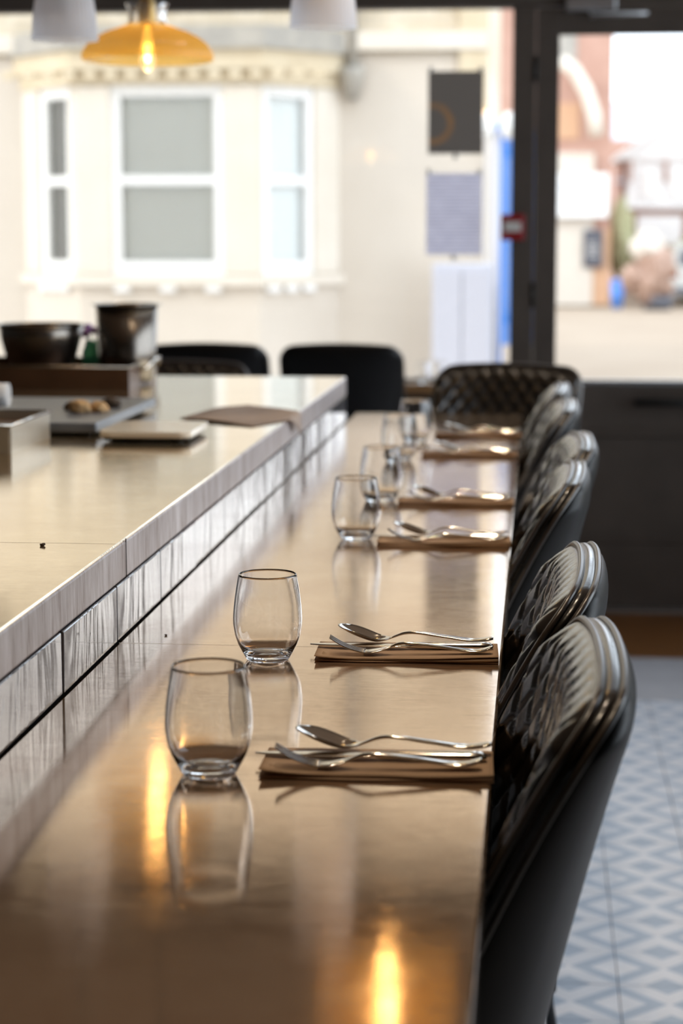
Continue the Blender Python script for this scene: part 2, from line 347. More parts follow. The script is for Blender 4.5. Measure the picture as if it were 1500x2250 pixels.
# shopfront
FY = RY1
tag(box('added_upper_wall', RX0 - 6, RX1 + 0.15, RY0, RY1 + 0.14, RZ + 0.2, 9.5, 'brickwall'), kind='structure')  # unseen upper storeys, added to shade the house across the street
wf = struct('wall_front')
box('wall_section', RX0, -0.115, FY, FY + 0.14, 0, 0.90, 'cabinet', wf)
box('wall_section', 0.965, RX1, FY, FY + 0.14, 0, 0.90, 'cabinet', wf)
box('wall_section', RX0, RX1, FY, FY + 0.14, 3.12, RZ, 'wall', wf)
w1 = struct('window_1')
box('window_sill', RX0, -0.108, FY - 0.02, FY + 0.10, 0.90, 0.953, 'frame', w1, 0.006)
box('window_head', RX0, RX1, FY - 0.01, FY + 0.10, 2.445, 2.545, 'frame', w1, 0.006)
box('window_jamb', -0.107, -0.0125, FY - 0.012, FY + 0.10, 0.90, 2.445, 'frame', w1, 0.006)
box('window_mullion', -3.35, -3.27, FY, FY + 0.08, 0.953, 2.445, 'frame', w1, 0.004)
box('window_pane', -3.27, -0.107, FY + 0.035, FY + 0.041, 0.953, 2.445, 'pane', w1)
box('window_pane', RX0, -3.35, FY + 0.035, FY + 0.041, 0.953, 2.445, 'pane', w1)
for a, c in ((RX0, -2.3), (-2.24, -0.107), (-0.02, 0.96), (1.02, RX1)):
    box('transom_pane', a, c, FY + 0.035, FY + 0.041, 2.545, 3.12, 'pane', w1)
for a, c in ((-2.3, -2.24), (-0.107, -0.02), (0.96, 1.02)): box('transom_mullion', a, c, FY, FY + 0.08, 2.545, 3.12, 'frame', w1)
w2 = struct('window_2')
box('window_sill', 0.965, RX1, FY - 0.02, FY + 0.10, 0.90, 0.953, 'frame', w2, 0.006)
box('window_jamb', 0.885, 0.965, FY - 0.012, FY + 0.10, 0, 2.445, 'frame', w2, 0.006)
box('window_pane', 0.965, RX1, FY + 0.035, FY + 0.041, 0.953, 2.445, 'pane', w2)
d1 = struct('door_1')
box('door_frame', -0.115, -0.0125, FY - 0.01, FY + 0.1, 0, 0.90, 'frame', d1)
box('hinge_stile', -0.012, 0.080, FY + 0.002, FY + 0.05, 0.012, 2.44, 'frame', d1, 0.004)
box('lock_stile', 0.785, 0.880, FY + 0.002, FY + 0.05, 0.012, 2.44, 'frame', d1, 0.004)
box('top_rail', 0.080, 0.785, FY + 0.002, FY + 0.05, 2.335, 2.44, 'frame', d1, 0.004)
box('middle_rail', 0.080, 0.785, FY + 0.002, FY + 0.05, 0.755, 0.945, 'frame', d1, 0.004)
box('glazing_bead', 0.080, 0.785, FY - 0.006, FY + 0.03, 0.938, 0.956, 'alum', d1, 0.003)
box('bottom_rail', 0.080, 0.785, FY + 0.002, FY + 0.05, 0.012, 0.285, 'frame', d1, 0.004)
box('door_panel', 0.080, 0.785, FY + 0.018, FY + 0.04, 0.285, 0.755, 'frame', d1)
box('panel_moulding', 0.080, 0.785, FY - 0.004, FY + 0.02, 0.725, 0.755, 'frame', d1, 0.008)
box('panel_moulding', 0.080, 0.785, FY - 0.004, FY + 0.02, 0.285, 0.315, 'frame', d1, 0.008)
box('door_pane', 0.080, 0.785, FY + 0.022, FY + 0.028, 0.945, 2.335, 'pane', d1)
box('threshold', -0.02, 0.885, FY - 0.05, FY + 0.08, 0.0, 0.012, 'alum', d1, 0.003)
h = tag(obj('pull_handle', tube_bm([(0.40, FY - 0.05, 0.868), (0.74, FY - 0.05, 0.868)], 0.017, 12), 'black', d1, True))
for x in (0.43, 0.71): obj('handle_post', tube_bm([(x, FY - 0.05, 0.868), (x, FY + 0.004, 0.868)], 0.010, 10), 'black', h, True)
for z in (0.30, 1.30, 2.2):
    obj('hinge', tube_bm([(-0.015, FY - 0.012, z - 0.05), (-0.015, FY - 0.012, z + 0.05)], 0.008, 8), 'black', d1, True)
cl = box('door_closer', 0.10, 0.30, FY - 0.05, FY + 0.002, 2.425, 2.475, 'alum', d1, 0.006)
obj('closer_arm', tube_bm([(0.20, FY - 0.03, 2.425), (0.20, FY - 0.03, 2.405), (0.42, FY - 0.10, 2.405)], 0.009, 8), 'alum', cl, True)
box('window_ledge', RX0 + 0.02, -0.12, FY - 0.16, FY - 0.02, 0.905, 0.945, 'wood', w1, 0.004)
# posters taped to the window pane
def sheet(name, label, cat, x0, x1, z0, z1, m):
    r = thing(name, label, cat, (x0, FY + 0.031, z0))
    bm = bmesh.new(); n = 6
    grid_faces(bm, [[bm.verts.new(((x1 - x0) * i / n, 0.0008 * math.sin(i * 1.3 + j), (z1 - z0) * j / n)) for j in range(n + 1)] for i in range(n + 1)]); obj('sheet', bm, m, r, True)
    for px_, pz_ in (((x1 - x0) * .5, -0.012), (0.01, z1 - z0 + .006), (x1 - x0 - 0.01, z1 - z0 + .006)):
        obj('suction_cup', lathe_bm([(0, 0), (0.011, 0.0), (0.009, 0.004), (0.004, 0.007), (0.0, 0.007)], 14), 'white_label', r, True).matrix_local = Matrix.Translation((px_, 0.001, pz_)) @ Matrix.Rotation(PI / 2, 4, 'X')
    return r
sheet('window_poster', 'dark grey poster with an orange ring on the window glass', 'poster', -0.447, -0.224, 1.868, 2.198, 'poster')
sheet('window_menu', 'pale lavender printed menu sheet on the glass under the dark poster', 'menu', -0.452, -0.226, 1.462, 1.791, 'menu')
cp = thing('fire_call_point', 'small red fire alarm call point on the post beside the door', 'fire alarm', (-0.10, FY - 0.012, 1.52))
box('box_body', -0.048, 0.048, -0.045, 0.0, 0, 0.105, 'red', cp, 0.006)
box('press_plate', -0.034, 0.034, -0.048, -0.044, 0.035, 0.075, 'white_label', cp, 0.002)

# ------------------------------------------------------------------ bar and kitchen counter
bar = thing('dining_bar', 'long copper-toned bar top with six place settings', 'bar', (-0.27, 3.0, 0))
def seams(parent, z, x0, x1, ys):
    for y in ys: box('sheet_seam', x0, x1, y - 0.0005, y + 0.0005, z - 0.0002, z + 0.00015, 'tan_top', parent)
BY0, BY1 = 0.30, 5.65
bm = abox(bmesh.new(), -0.236, 0.235, BY0 - 3.0, BY1 - 3.0, BARZ - 0.045, BARZ, 0.003, 2)
bt_ = obj('bar_top', bm, 'bar', bar)
seams(bt_, BARZ, -0.235, 0.05, (-0.62,))
box('bar_support', -0.236, -0.178, BY0 - 2.9, BY1 - 3.1, 0, BARZ - 0.045, 'cabinet', bar)
kc = thing('kitchen_counter', 'raised kitchen counter with brass-toned worktop and tiled riser', 'counter', (-1.0, 3.0, 0))
KY1 = 5.38
kt = obj('worktop', abox(bmesh.new(), -0.9, 0.490, BY0 - 3.0, KY1 - 3.0, TOPZ - 0.004, TOPZ, 0.0015, 1), 'worktop', kc)
box('worktop_edge', -0.898, 0.4915, BY0 - 2.999, KY1 - 3.0 + 0.0015, 1.111, TOPZ - 0.002, 'edge', kc, 0.003)
box('edge_seam', 0.4910, 0.4922, -0.555, -0.5535, 1.112, TOPZ, 'grout', kt)
box('edge_seam', 0.4910, 0.4922, 1.285, 1.2865, 1.112, TOPZ, 'grout', kt)
seams(kt, TOPZ, -0.9, 0.488, (-0.60,))
box('counter_body', -0.86, 0.480, BY0 - 2.98, KY1 - 3.02, 0, 1.111, 'grout', kc)
tm = None
y = 2.101 - 0.286 * 4
k = 0
while y < KY1 - 0.03:
    y1 = min(y + 0.2805, KY1 - 0.012)
    if y1 - y > 0.275:
        if tm is None:
            bm = bmesh.new(); nx, nz = 14, 5; G = []
            rnd = random.Random(3)
            abox(bm, -0.006, 0.006, 0, 0.2805, 0, 0.0690, 0.0016, 2)
            t = obj('tile', bm, 'tile', kc); tm = t.data
        else:
            t = bpy.data.objects.new('tile', tm); COL.objects.link(t); t.parent = kc
        t.location = (0.4865 + random.uniform(-0.0007, 0.0007), y - 3.0, BARZ + 0.0006); t.rotation_euler = (0, random.uniform(-0.006, 0.006), random.uniform(-0.003, 0.003))
    else:
        box('tile', 0.4805, 0.4925, y - 3.0, y1 - 3.0, BARZ + 0.002, BARZ + 0.0695, 'tile', kc, 0.0016)
    y += 0.286; k += 1

# ------------------------------------------------------------------ bar stools
def make_stool():
    r = thing('bar_stool', 'x', 'bar stool')
    ZB, ZT, HW, RC = 0.70, 1.160, 0.216, 0.052
    def yin(x, z):
        q = (z - ZB) / (ZT - ZB); s = abs(x) / HW
        wing = 0.008 + 0.120 * (1 - math.exp(-max(0.0, ZT - z) / 0.30))
        return 0.135 + 0.100 * q + 0.012 * q * q - wing * s ** 2.6
    def hw(z): return HW * (0.94 + 0.06 * min(1, (z - ZB) / 0.3))
    def ztop(x):
        c = ZT - 0.012 * (x / HW) ** 2; q = max(0.0, (abs(x) - (HW - RC)) / RC); q = min(q, 1.0)
        return c - RC * (1 - math.sqrt(max(0.0, 1 - q * q)))
    # column sampling, denser towards the sides
    NX, NZ = 150, 130
    xs = [HW * math.sin(PI / 2 * (-1 + 2 * i / NX)) for i in range(NX + 1)]
    ts = [j / NZ for j in range(NZ)] ; ts = [t for t in ts if t < 0.93] + [0.93 + 0.07 * math.sin(PI / 2 * k / 14) for k in range(15)]
    bm = bmesh.new(); G = []
    for x in xs:
        col = []; zt = ztop(x)
        for t in ts:
            z = ZB + t * (zt - ZB); e = min(HW - abs(x), zt - z)
            edge = math.sqrt(max(0.0, 1 - (1 - min(1, e / 0.035)) ** 2))
            u = x / 0.0215; w_ = z / 0.031
            a = abs(math.sin(PI / 2 * (u + w_))); b2 = abs(math.sin(PI / 2 * (u - w_)))
            qd = min(1.0, 1.7 * min(a, b2)) ** 0.6
            fade = min(1.0, max(0.0, e / 0.02))
            y = yin(x, z) - 0.018 * edge - 0.0058 * qd * fade
            col.append(bm.verts.new((x * hw(z) / HW, y, z)))
        G.append(col)
    grid_faces(bm, G)
    bmesh.ops.recalc_face_normals(bm, faces=bm.faces)
    obj('quilted_back', bm, 'leather', r, True)
    # outer shell: gusset band + back panel
    NX2, NZ2 = 40, 30
    xs2 = [HW * math.sin(PI / 2 * (-1 + 2 * i / NX2)) for i in range(NX2 + 1)]
    bm = bmesh.new(); G = []
    for x in xs2:
        col = []; zt = ztop(x)
        for j in range(NZ2 + 1):
            t = math.sin(PI / 2 * j / NZ2); z = ZB - 0.02 + t * (zt - ZB + 0.02); e = min(HW - abs(x), zt - z)
            edge = math.sqrt(max(0.0, 1 - (1 - min(1, e / 0.06)) ** 2))
            col.append(bm.verts.new((x * hw(z) / HW, yin(x, z) + 0.018 + 0.024 * edge, z)))
        G.append(col)
    grid_faces(bm, G, True)
    bmesh.ops.recalc_face_normals(bm, faces=bm.faces)
    obj('back_shell', bm, 'shell', r, True); bm = bmesh.new()
    # band between front outline and back outline
    path = [(xs2[0], z) for z in [ZB + (ztop(xs2[0]) - ZB) * k / 14 for k in range(14)]] + [(x, ztop(x)) for x in xs2] + [(xs2[-1], z) for z in [ZB + (ztop(xs2[-1]) - ZB) * (1 - (k + 1) / 14) for k in range(14)]]
    B = []
    for x, z in path:
        n = Vector((x / HW, 0, 1.0 if abs(x) < HW - RC else max(0.0, (z - ztop(HW)) / RC))); n = n.normalized()
        row = []
        for d, o_ in ((0.0, 0.0), (0.006, 0.004), (0.012, 0.004), (0.018, 0.0)):
            row.append(bm.verts.new((x * hw(z) / HW + n.x * o_, yin(x, z) + d, z + n.z * o_)))
        B.append(row)
    grid_faces(bm, B)
    bmesh.ops.recalc_face_normals(bm, faces=bm.faces)
    obj('gusset_band', bm, 'leather', r, True)
    for d, rad in ((-0.001, 0.0038), (0.019, 0.0038)):
        obj('piping', tube_bm([(x * hw(z) / HW * 1.004, yin(x, z) + d, z + 0.002) for x, z in path], rad, 8), 'piping', r, True)
    # seat
    bm = bmesh.new(); n = 28
    for z0, z1, gx, gy in ((0.655, 0.735, 0.215, 0.185),):
        rings = []
        for zz, ins in ((z0, 0.03), (z0 + 0.012, 0.006), (z0 + 0.04, 0.0), (z1 - 0.022, 0.004), (z1 - 0.006, 0.022), (z1, 0.06)):
            ring = []
            for k in range(n):
                a = 2 * PI * k / n; c_, s_ = math.cos(a), math.sin(a); p = 0.45
                ring.append(bm.verts.new(((gx - ins) * math.copysign(abs(c_) ** p, c_), -0.03 + (gy - ins) * math.copysign(abs(s_) ** p, s_), zz)))
            rings.append(ring)
        for A, B_ in zip(rings, rings[1:]):
            for k in range(n): bm.faces.new((A[k], A[(k + 1) % n], B_[(k + 1) % n], B_[k]))
        bm.faces.new(rings[0][::-1]); bm.faces.new(rings[-1])
    obj('seat', bm, 'leather', r, True)
    for sx in (-1, 1):
        obj('leg', tube_bm([(sx * 0.15, -0.19, 0.66), (sx * 0.20, -0.235, 0.0)], [0.014, 0.010], 10), 'legs', r, True)
        obj('leg', tube_bm([(sx * 0.15, 0.10, 0.66), (sx * 0.20, 0.215, 0.0)], [0.014, 0.010], 10), 'legs', r, True)
        obj('footrest_bar', tube_bm([(sx * 0.182, -0.218, 0.23), (sx * 0.182, 0.175, 0.23)], 0.008, 8), 'legs', r, True)
    obj('footrest_bar', tube_bm([(-0.182, -0.218, 0.23), (0.182, -0.218, 0.23)], 0.009, 8), 'legs', r, True)
    return r
st0 = make_stool()
ordn = ['nearest to the viewer', 'second from the viewer', 'third from the viewer', 'fourth from the viewer', 'fifth from the viewer', 'sixth from the viewer']
stool_spots = [(-0.185, 1.82), (-0.19, 2.33), (-0.185, 3.26), (-0.160, 3.76), (-0.175, 4.58), (-0.185, 5.10)]
G1 = 'quilted stools along the bar'
for i, (x, y) in enumerate(stool_spots):
    lab = 'black quilted leather stool along the bar, ' + ordn[i]
    rz = -PI / 2 + random.uniform(-0.03, 0.03)
    if i == 0:
        st0.location = (x, y, 0); st0.rotation_euler = (0, 0, rz); st0['label'] = lab; st0['group'] = G1
    else: dup(st0, (x, y, 0), rz, lab, G1)
dup(st0, (-0.115, 5.70, 0), -0.16, 'black quilted stool facing the viewer across the far end of the bar', 'stools away from the bar side')
dup(st0, (-0.68, 7.24, 0), PI, 'plain-backed black stool at the window nearest the bar end', 'stools away from the bar side')
dup(st0, (-1.165, 7.24, 0), PI + 0.03, 'plain-backed black stool at the window behind the tall steel pot', 'stools away from the bar side')
dup(st0, (-1.075, 5.76, 0), 0.0, 'black stool with low shiny rim just behind the kitchen counter end', 'stools away from the bar side')

# ------------------------------------------------------------------ place settings
def make_glass():
    prof = [(0.0, 0.004), (0.017, 0.003), (0.020, 0.0), (0.0240, 0.0), (0.0262, 0.003), (0.0300, 0.010), (0.0352, 0.020), (0.0388, 0.031), (0.0406, 0.043), (0.0408, 0.051),
            (0.0401, 0.062), (0.0386, 0.075), (0.0365, 0.089), (0.0345, 0.1005), (0.0341, 0.1025), (0.0334, 0.1030), (0.0328, 0.1022), (0.0331, 0.1000),
            (0.0352, 0.088), (0.0373, 0.075), (0.0388, 0.062), (0.0395, 0.051), (0.0393, 0.043), (0.0375, 0.031), (0.0338, 0.0205), (0.0282, 0.0125), (0.0215, 0.0088), (0.012, 0.0082), (0.0, 0.0085)]
    return obj('stemless_glass', lathe_bm(prof, 72), 'glass', None, True)
gl0 = make_glass()
glass_spots = [(-0.297, 1.792), (-0.310, 2.300), (-0.291, 3.256), (-0.287, 3.748), (-0.300, 4.44), (-0.288, 4.84)]
for i, (x, y) in enumerate(glass_spots):
    o = gl0 if i == 0 else gl0.copy()
    if i: COL.objects.link(o)
    o.location = (x, y, BARZ + 0.0003)
    tag(o, 'clear stemless glass on the bar, ' + ordn[i], 'glass', 'stemless glasses on the bar')

def blade_mesh(spine, width, thick, cup=None, off=None, n=60, m_=10, x0=0.0, x1=1.0):
    """strip along x: spine(x)->z, width(x) half width, cup(x)=extra height at the sides; off(x) sideways"""
    bm = bmesh.new(); T = []; Bq = []
    for i in range(n + 1):
        x = x0 + (x1 - x0) * i / n; a = []; b = []
        for j in range(m_ + 1):
            s = -1 + 2 * j / m_; y = s * width(x) + (off(x) if off else 0); z = spine(x) + (cup(x) * s * s if cup else 0)
            th = thick(x); cr = math.sqrt(max(0.0, 1 - (abs(s) ** 4) * 0.85))
            a.append(bm.verts.new((x, y, z + th * 0.5 * cr))); b.append(bm.verts.new((x, y, z - th * 0.5 * cr)))
        T.append(a); Bq.append(b)
    grid_faces(bm, T); grid_faces(bm, Bq, True)
    for i in range(n):
        for S in (0, -1):
            q = (T[i][S], T[i + 1][S], Bq[i + 1][S], Bq[i][S]); bm.faces.new(q if S else q[::-1])
    for E in (0, -1):
        for j in range(m_):
            bm.faces.new((T[E][j], T[E][j + 1], Bq[E][j + 1], Bq[E][j]))
    bmesh.ops.recalc_face_normals(bm, faces=bm.faces); return bm
def lerp_tab(tab):
    """monotone-ish cubic (Catmull-Rom on uneven knots) through the table"""
    X = [p[0] for p in tab]; Y = [p[1] for p in tab]; n = len(tab)
    D = []
    for i in range(n):
        if i == 0: D.append((Y[1] - Y[0]) / (X[1] - X[0]))
        elif i == n - 1: D.append((Y[-1] - Y[-2]) / (X[-1] - X[-2]))
        else: D.append((Y[i + 1] - Y[i - 1]) / (X[i + 1] - X[i - 1]))
    def f(x):
        if x <= X[0]: return Y[0]
        for i in range(n - 1):
            if x <= X[i + 1]:
                h = X[i + 1] - X[i]; t = (x - X[i]) / h
                return (2*t**3 - 3*t*t + 1) * Y[i] + (t**3 - 2*t*t + t) * h * D[i] + (-2*t**3 + 3*t*t) * Y[i + 1] + (t**3 - t*t) * h * D[i + 1]
        return Y[-1]
    return f
# x runs from the tip (0) to the handle end; z is height over the napkin
sp_z = lerp_tab([(0, 0.0215), (0.02, 0.0105), (0.045, 0.0030), (0.062, 0.0062), (0.080, 0.0128), (0.095, 0.0138), (0.13, 0.0098), (0.165, 0.0062), (0.188, 0.0092)])
def sp_w(x):
    if x < 0.062:
        t = (x - 0.031) / 0.0315; return 0.0005 + 0.0190 * math.sqrt(max(0.0, 1 - t * t)) * (1 - 0.12 * t) + 0.002 * max(0, t)
    return lerp_tab([(0.062, 0.003), (0.072, 0.0028), (0.10, 0.0034), (0.15, 0.0062), (0.175, 0.0085), (0.184, 0.0075), (0.188, 0.0035)])(x)
sp_c = lerp_tab([(0, 0.0), (0.02, 0.0065), (0.04, 0.0065), (0.062, 0.0)])
fk_z = lerp_tab([(0, 0.0195), (0.014, 0.0110), (0.028, 0.0054), (0.044, 0.0026), (0.062, 0.0050), (0.082, 0.0118), (0.095, 0.0124), (0.13, 0.0088), (0.165, 0.0045), (0.180, 0.0050), (0.192, 0.0090)])
fk_w = lerp_tab([(0.040, 0.0115), (0.052, 0.0118), (0.066, 0.0065), (0.076, 0.0030), (0.10, 0.0034), (0.15, 0.0062), (0.178, 0.0085), (0.188, 0.0072), (0.192, 0.0035)])
TH = lambda x: 0.0026
spoon_mesh = obj('spoon', blade_mesh(sp_z, sp_w, lambda x: 0.0022 + 0.0012 * min(1, max(0, (x - .06) / .02)), sp_c, n=70, x1=0.188), 'cutlery', None, True)
def fork_bm():
    bm = blade_mesh(fk_z, fk_w, lambda x: 0.0022 + 0.0012 * min(1, max(0, (x - .06) / .02)), None, n=60, x0=0.040, x1=0.192)
    for k in range(4):
        c = -0.0090 + 0.006 * k
        b2 = blade_mesh(fk_z, lambda x: 0.0008 + 0.0013 * min(1, x / 0.014), lambda x: 0.0016 + 0.0006 * x / 0.04, None, lambda x, c=c: c, n=24, m_=4, x0=0.0, x1=0.042)
        me = bpy.data.meshes.new('tmp'); b2.to_mesh(me); b2.free(); bm.from_mesh(me); bpy.data.meshes.remove(me)
    return bm
fork_mesh = obj('fork', fork_bm(), 'cutlery', None, True)
def make_knife():
    r = thing('knife', 'x', 'knife')
    obj('blade', blade_mesh(lambda x: 0.006, lerp_tab([(0, 0.001), (0.012, 0.0055), (0.05, 0.0085), (0.105, 0.0085), (0.118, 0.006)]), lambda x: 0.0016, None, n=40, x0=0, x1=0.122), 'cutlery', r, True)
    obj('handle', blade_mesh(lambda x: 0.0062, lerp_tab([(0.114, 0.0052), (0.13, 0.0062), (0.19, 0.0082), (0.212, 0.0082), (0.219, 0.0045)]), lerp_tab([(0.114, 0.0035), (0.12, 0.0065), (0.19, 0.0088), (0.214, 0.0085), (0.219, 0.003)]), None, n=40, x0=0.114, x1=0.219), 'cutlery', r, True)
    return r
knife0 = make_knife()
def napkin_bm(seed):
    """paper napkin folded in pleats: a zig-zag sheet seen as stacked layers, slightly curled"""
    rnd = random.Random(seed); bm = bmesh.new(); rows = []
    D, L_ = 0.100, 0.212; n = 24
    levels = 4; prof = []
    for k in range(levels):
        ys = [0.0 + 0.003 * rnd.random(), D] if k % 2 == 0 else [D, 0.002 + 0.004 * rnd.random()]
        for q in range(9):
            t = q / 8; prof.append((ys[0] + (ys[1] - ys[0]) * t, 0.0005 + 0.0013 * k, k))
    for i in range(n + 1):
        x = L_ * i / n; row = []
        for (y, z, k) in prof:
            front = max(0.0, 1 - y / D); lift = (0.0004 + 0.0009 * k) * front * (0.6 + 0.7 * math.sin(3.2 * x / L_ + 0.7 * k + seed)) + 0.0022 * k * front * max(0, 1 - x / 0.06) ** 2 * 0.5
            yy = y + 0.002 * math.sin(9 * x / L_ + k + seed) * front + (0.004 * (k % 3) * front * max(0, 1 - x / 0.1))
            xx = x + 0.004 * ((k * 7 + seed * 3) % 3 - 1) * max(0, 1 - x / 0.08)
            row.append(bm.verts.new((xx, yy, z + max(0, lift))))
        rows.append(row)
    grid_faces(bm, rows, True); return bm
# (front-left corner x, front y, skew)
settings = [(-0.245, 1.776, 0.03), (-0.250, 2.290, 0.035), (-0.247, 3.176, 0.03), (-0.248, 3.672, 0.02), (-0.250, 4.505, 0.03), (-0.244, 4.955, 0.02)]
for i, (x, y, rz) in enumerate(settings):
    nk = obj('paper_napkin', napkin_bm(i + 1), 'napkin', None, True, (x, y, BARZ + 0.0004), rz)
    s_ = nk.modifiers.new('thickness', 'SOLIDIFY'); s_.thickness = 0.0007
    tag(nk, 'folded brown paper napkin under cutlery, ' + ordn[i], 'napkin', 'paper napkins on the bar')
    zt = BARZ + 0.0058
    j = random.Random(i * 5 + 2)
    sp = spoon_mesh if i == 0 else spoon_mesh.copy()
    fk = fork_mesh if i == 0 else fork_mesh.copy()
    if i: COL.objects.link(sp); COL.objects.link(fk)
    ca, sa = math.cos(rz), math.sin(rz)
    def P(lx, ly, lz): return (x + lx * ca - ly * sa, y + lx * sa + ly * ca, lz)
    sp.location = P(0.020 + j.uniform(-.003, .003), 0.090, zt + 0.0008); sp.rotation_euler = (0, 0, rz - 0.05 + j.uniform(-.02, .02))
    fk.location = P(0.012 + j.uniform(-.003, .003), 0.026, zt + 0.0008); fk.rotation_euler = (0, 0, rz + 0.02 + j.uniform(-.02, .02))
    tag(sp, 'steel spoon behind the knife on a napkin, ' + ordn[i], 'spoon', 'spoons on the bar'); tag(fk, 'steel fork in front of the knife on a napkin, ' + ordn[i], 'fork', 'forks on the bar')
    kl = P(-0.013, 0.060, zt - 0.002); lab = 'steel table knife between fork and spoon on a napkin, ' + ordn[i]
    if i == 0: knife0.location = kl; knife0.rotation_euler = (0, 0, rz - 0.01); knife0['label'] = lab; knife0['group'] = 'knives on the bar'
    else: dup(knife0, kl, rz - 0.01, lab, 'knives on the bar')

# ------------------------------------------------------------------ things on the kitchen counter
tr = thing('oven_tray', 'long dark brown oven tray with a wire handle under the bowl and pot', 'tray', (-1.30, 5.06, TOPZ))
bm = bmesh.new()
abox(bm, -0.30, 0.30, -0.18, 0.18, 0.0, 0.005); abox(bm, -0.30, 0.30, -0.18, -0.172, 0.005, 0.055); abox(bm, -0.30, 0.30, 0.172, 0.18, 0.005, 0.055)
abox(bm, -0.30, -0.292, -0.172, 0.172, 0.005, 0.055); abox(bm, 0.292, 0.30, -0.172, 0.172, 0.005, 0.055)
obj('tray_body', bm, 'darktray', tr)
obj('rim', tube_bm([(-0.30, -0.18, 0.055), (0.30, -0.18, 0.055), (0.30, 0.18, 0.055), (-0.30, 0.18, 0.055)], 0.004, 8, closed=True), 'brushed', tr, True)
obj('handle', tube_bm([(0.302, -0.09, 0.040), (0.325, -0.085, 0.048), (0.336, -0.05, 0.066), (0.336, 0.03, 0.066), (0.325, 0.06, 0.048), (0.302, 0.065, 0.040)], 0.005, 8), 'steel', tr, True)
pot = thing('steel_pot', 'tall dark steel pot with a flat rim standing in the oven tray', 'pot', (-1.045, 5.08, TOPZ + 0.006))
obj('pot_body', lathe_bm([(0, 0), (0.066, 0), (0.071, 0.006), (0.080, 0.196), (0.0785, 0.196), (0.0695, 0.008), (0, 0.006)], 40), 'brushed', pot, True)
obj('rim', lathe_bm([(0.079, 0.194), (0.092, 0.197), (0.0925, 0.199), (0.079, 0.1985)], 40, closed=True), 'steel', pot, True)
bowl = thing('mixing_bowl', 'wide steel mixing bowl in the oven tray beside the tall pot', 'bowl', (-1.265, 5.06, TOPZ + 0.006))
obj('bowl_body', lathe_bm([(0, 0), (0.060, 0), (0.072, 0.012), (0.090, 0.06), (0.104, 0.115), (0.109, 0.146), (0.1075, 0.146), (0.1025, 0.116), (0.088, 0.061), (0.070, 0.014), (0, 0.003)], 44), 'brushed', bowl, True)
obj('rim', lathe_bm([(0.1075, 0.144), (0.113, 0.145), (0.113, 0.148), (0.1075, 0.1475)], 44, closed=True), 'steel', bowl, True)
fl = thing('flower_jar', 'small green glass jar with purple flowers between bowl and pot', 'flower jar', (-1.155, 5.19, TOPZ + 0.006))
obj('jar', lathe_bm([(0, 0), (0.030, 0), (0.034, 0.01), (0.034, 0.07), (0.026, 0.088), (0.027, 0.098), (0.0255, 0.098), (0.0245, 0.088), (0.0325, 0.069), (0.0325, 0.011), (0, 0.003)], 28), 'green_glass', fl, True)
for i in range(5):
    a = i * 1.26; x, y_ = 0.012 * math.cos(a), 0.012 * math.sin(a)
    s = obj('stem', tube_bm([(x * 0.3, y_ * 0.3, 0.01), (x, y_, 0.09), (x * 2.0, y_ * 2.0, 0.115 + 0.006 * (i % 3))], 0.0018, 6), 'leaf', fl, True)
    obj('blossom', blob_bm(0.013, i + 3, 2, 0.5, (1, 1, 0.9), 3.5), 'purple', s, True, (x * 2.0, y_ * 2.0, 0.120 + 0.006 * (i % 3)))
    obj('leaf', blob_bm(0.012, i + 9, 1, 0.3, (1, 0.4, 0.25)), 'leaf', s, True, (x * 1.5, y_ * 1.5, 0.098), a)
sl = thing('slate_board', 'blue-grey slate chopping board with crumbs of food on it', 'chopping board', (-0.99, 4.01, TOPZ))
box('slab', -0.165, 0.165, -0.30, 0.30, 0.007, 0.026, 'slate', sl, 0.004)
for x in (-0.13, 0.13):
    for y_ in (-0.26, 0.26): obj('foot', lathe_bm([(0, 0), (0.014, 0), (0.012, 0.008), (0, 0.008)], 14), 'black', sl, True, (x, y_, 0))
fz = TOPZ + 0.026
for k, (x, y_, r_, mm_, lab, sq) in enumerate([(-0.905, 3.925, 0.020, 'bread', 'crusty tan bread piece at the front of the slate board', (1.2, .9, .75)), (-0.872, 3.945, 0.018, 'bread', 'crusty tan bread piece on the side of the slate board by the counter edge', (1.1, .8, .7)),
                              (-0.935, 3.985, 0.016, 'truffle', 'dark brown morsel beside the bread on the slate board', (1.1, .9, .6)), (-0.868, 4.05, 0.017, 'truffle', 'black round morsel at the back of the slate board', (1.1, .9, .75))]):
    o = obj('bread_piece' if mm_ == 'bread' else 'dark_morsel', blob_bm(r_, k + 1, 3, 0.45, sq, 2.2, -r_ * sq[2] * 0.7), mm_, None, True, (x, y_, fz + r_ * sq[2] * 0.7))
    tag(o, lab, 'food', 'food on the slate board')
tw = thing('rolled_towel', 'white rolled cloth towel lying on the slate board', 'towel', (-1.105, 3.98, fz))
bm = bmesh.new(); n = 90; G = []
for i in range(n):
    a = 0.25 * i; r_ = 0.006 + 0.0215 * i / n
    G.append([bm.verts.new((x * (1 - 0.0) , r_ * math.cos(a), 0.029 + r_ * math.sin(a))) for x in (-0.09, -0.045, 0, 0.02, 0.04)])
grid_faces(bm, G); o = obj('roll', bm, 'towel', tw, True); s_ = o.modifiers.new('thickness', 'SOLIDIFY'); s_.thickness = 0.003
pn = thing('baking_pan', 'pale metal baking pan at the left edge of the worktop', 'pan', (-1.06, 3.54, TOPZ))
bm = bmesh.new(); abox(bm, -0.15, 0.15, -0.14, 0.14, 0.0, 0.004)
abox(bm, 0.147, 0.153, -0.14, 0.14, 0.0, 0.05); abox(bm, -0.153, -0.147, -0.14, 0.14, 0.0, 0.05); abox(bm, -0.15, 0.15, -0.143, -0.137, 0.0, 0.05); abox(bm, -0.15, 0.15, 0.137, 0.143, 0.0, 0.05)
obj('pan_body', bm, 'pan', pn)
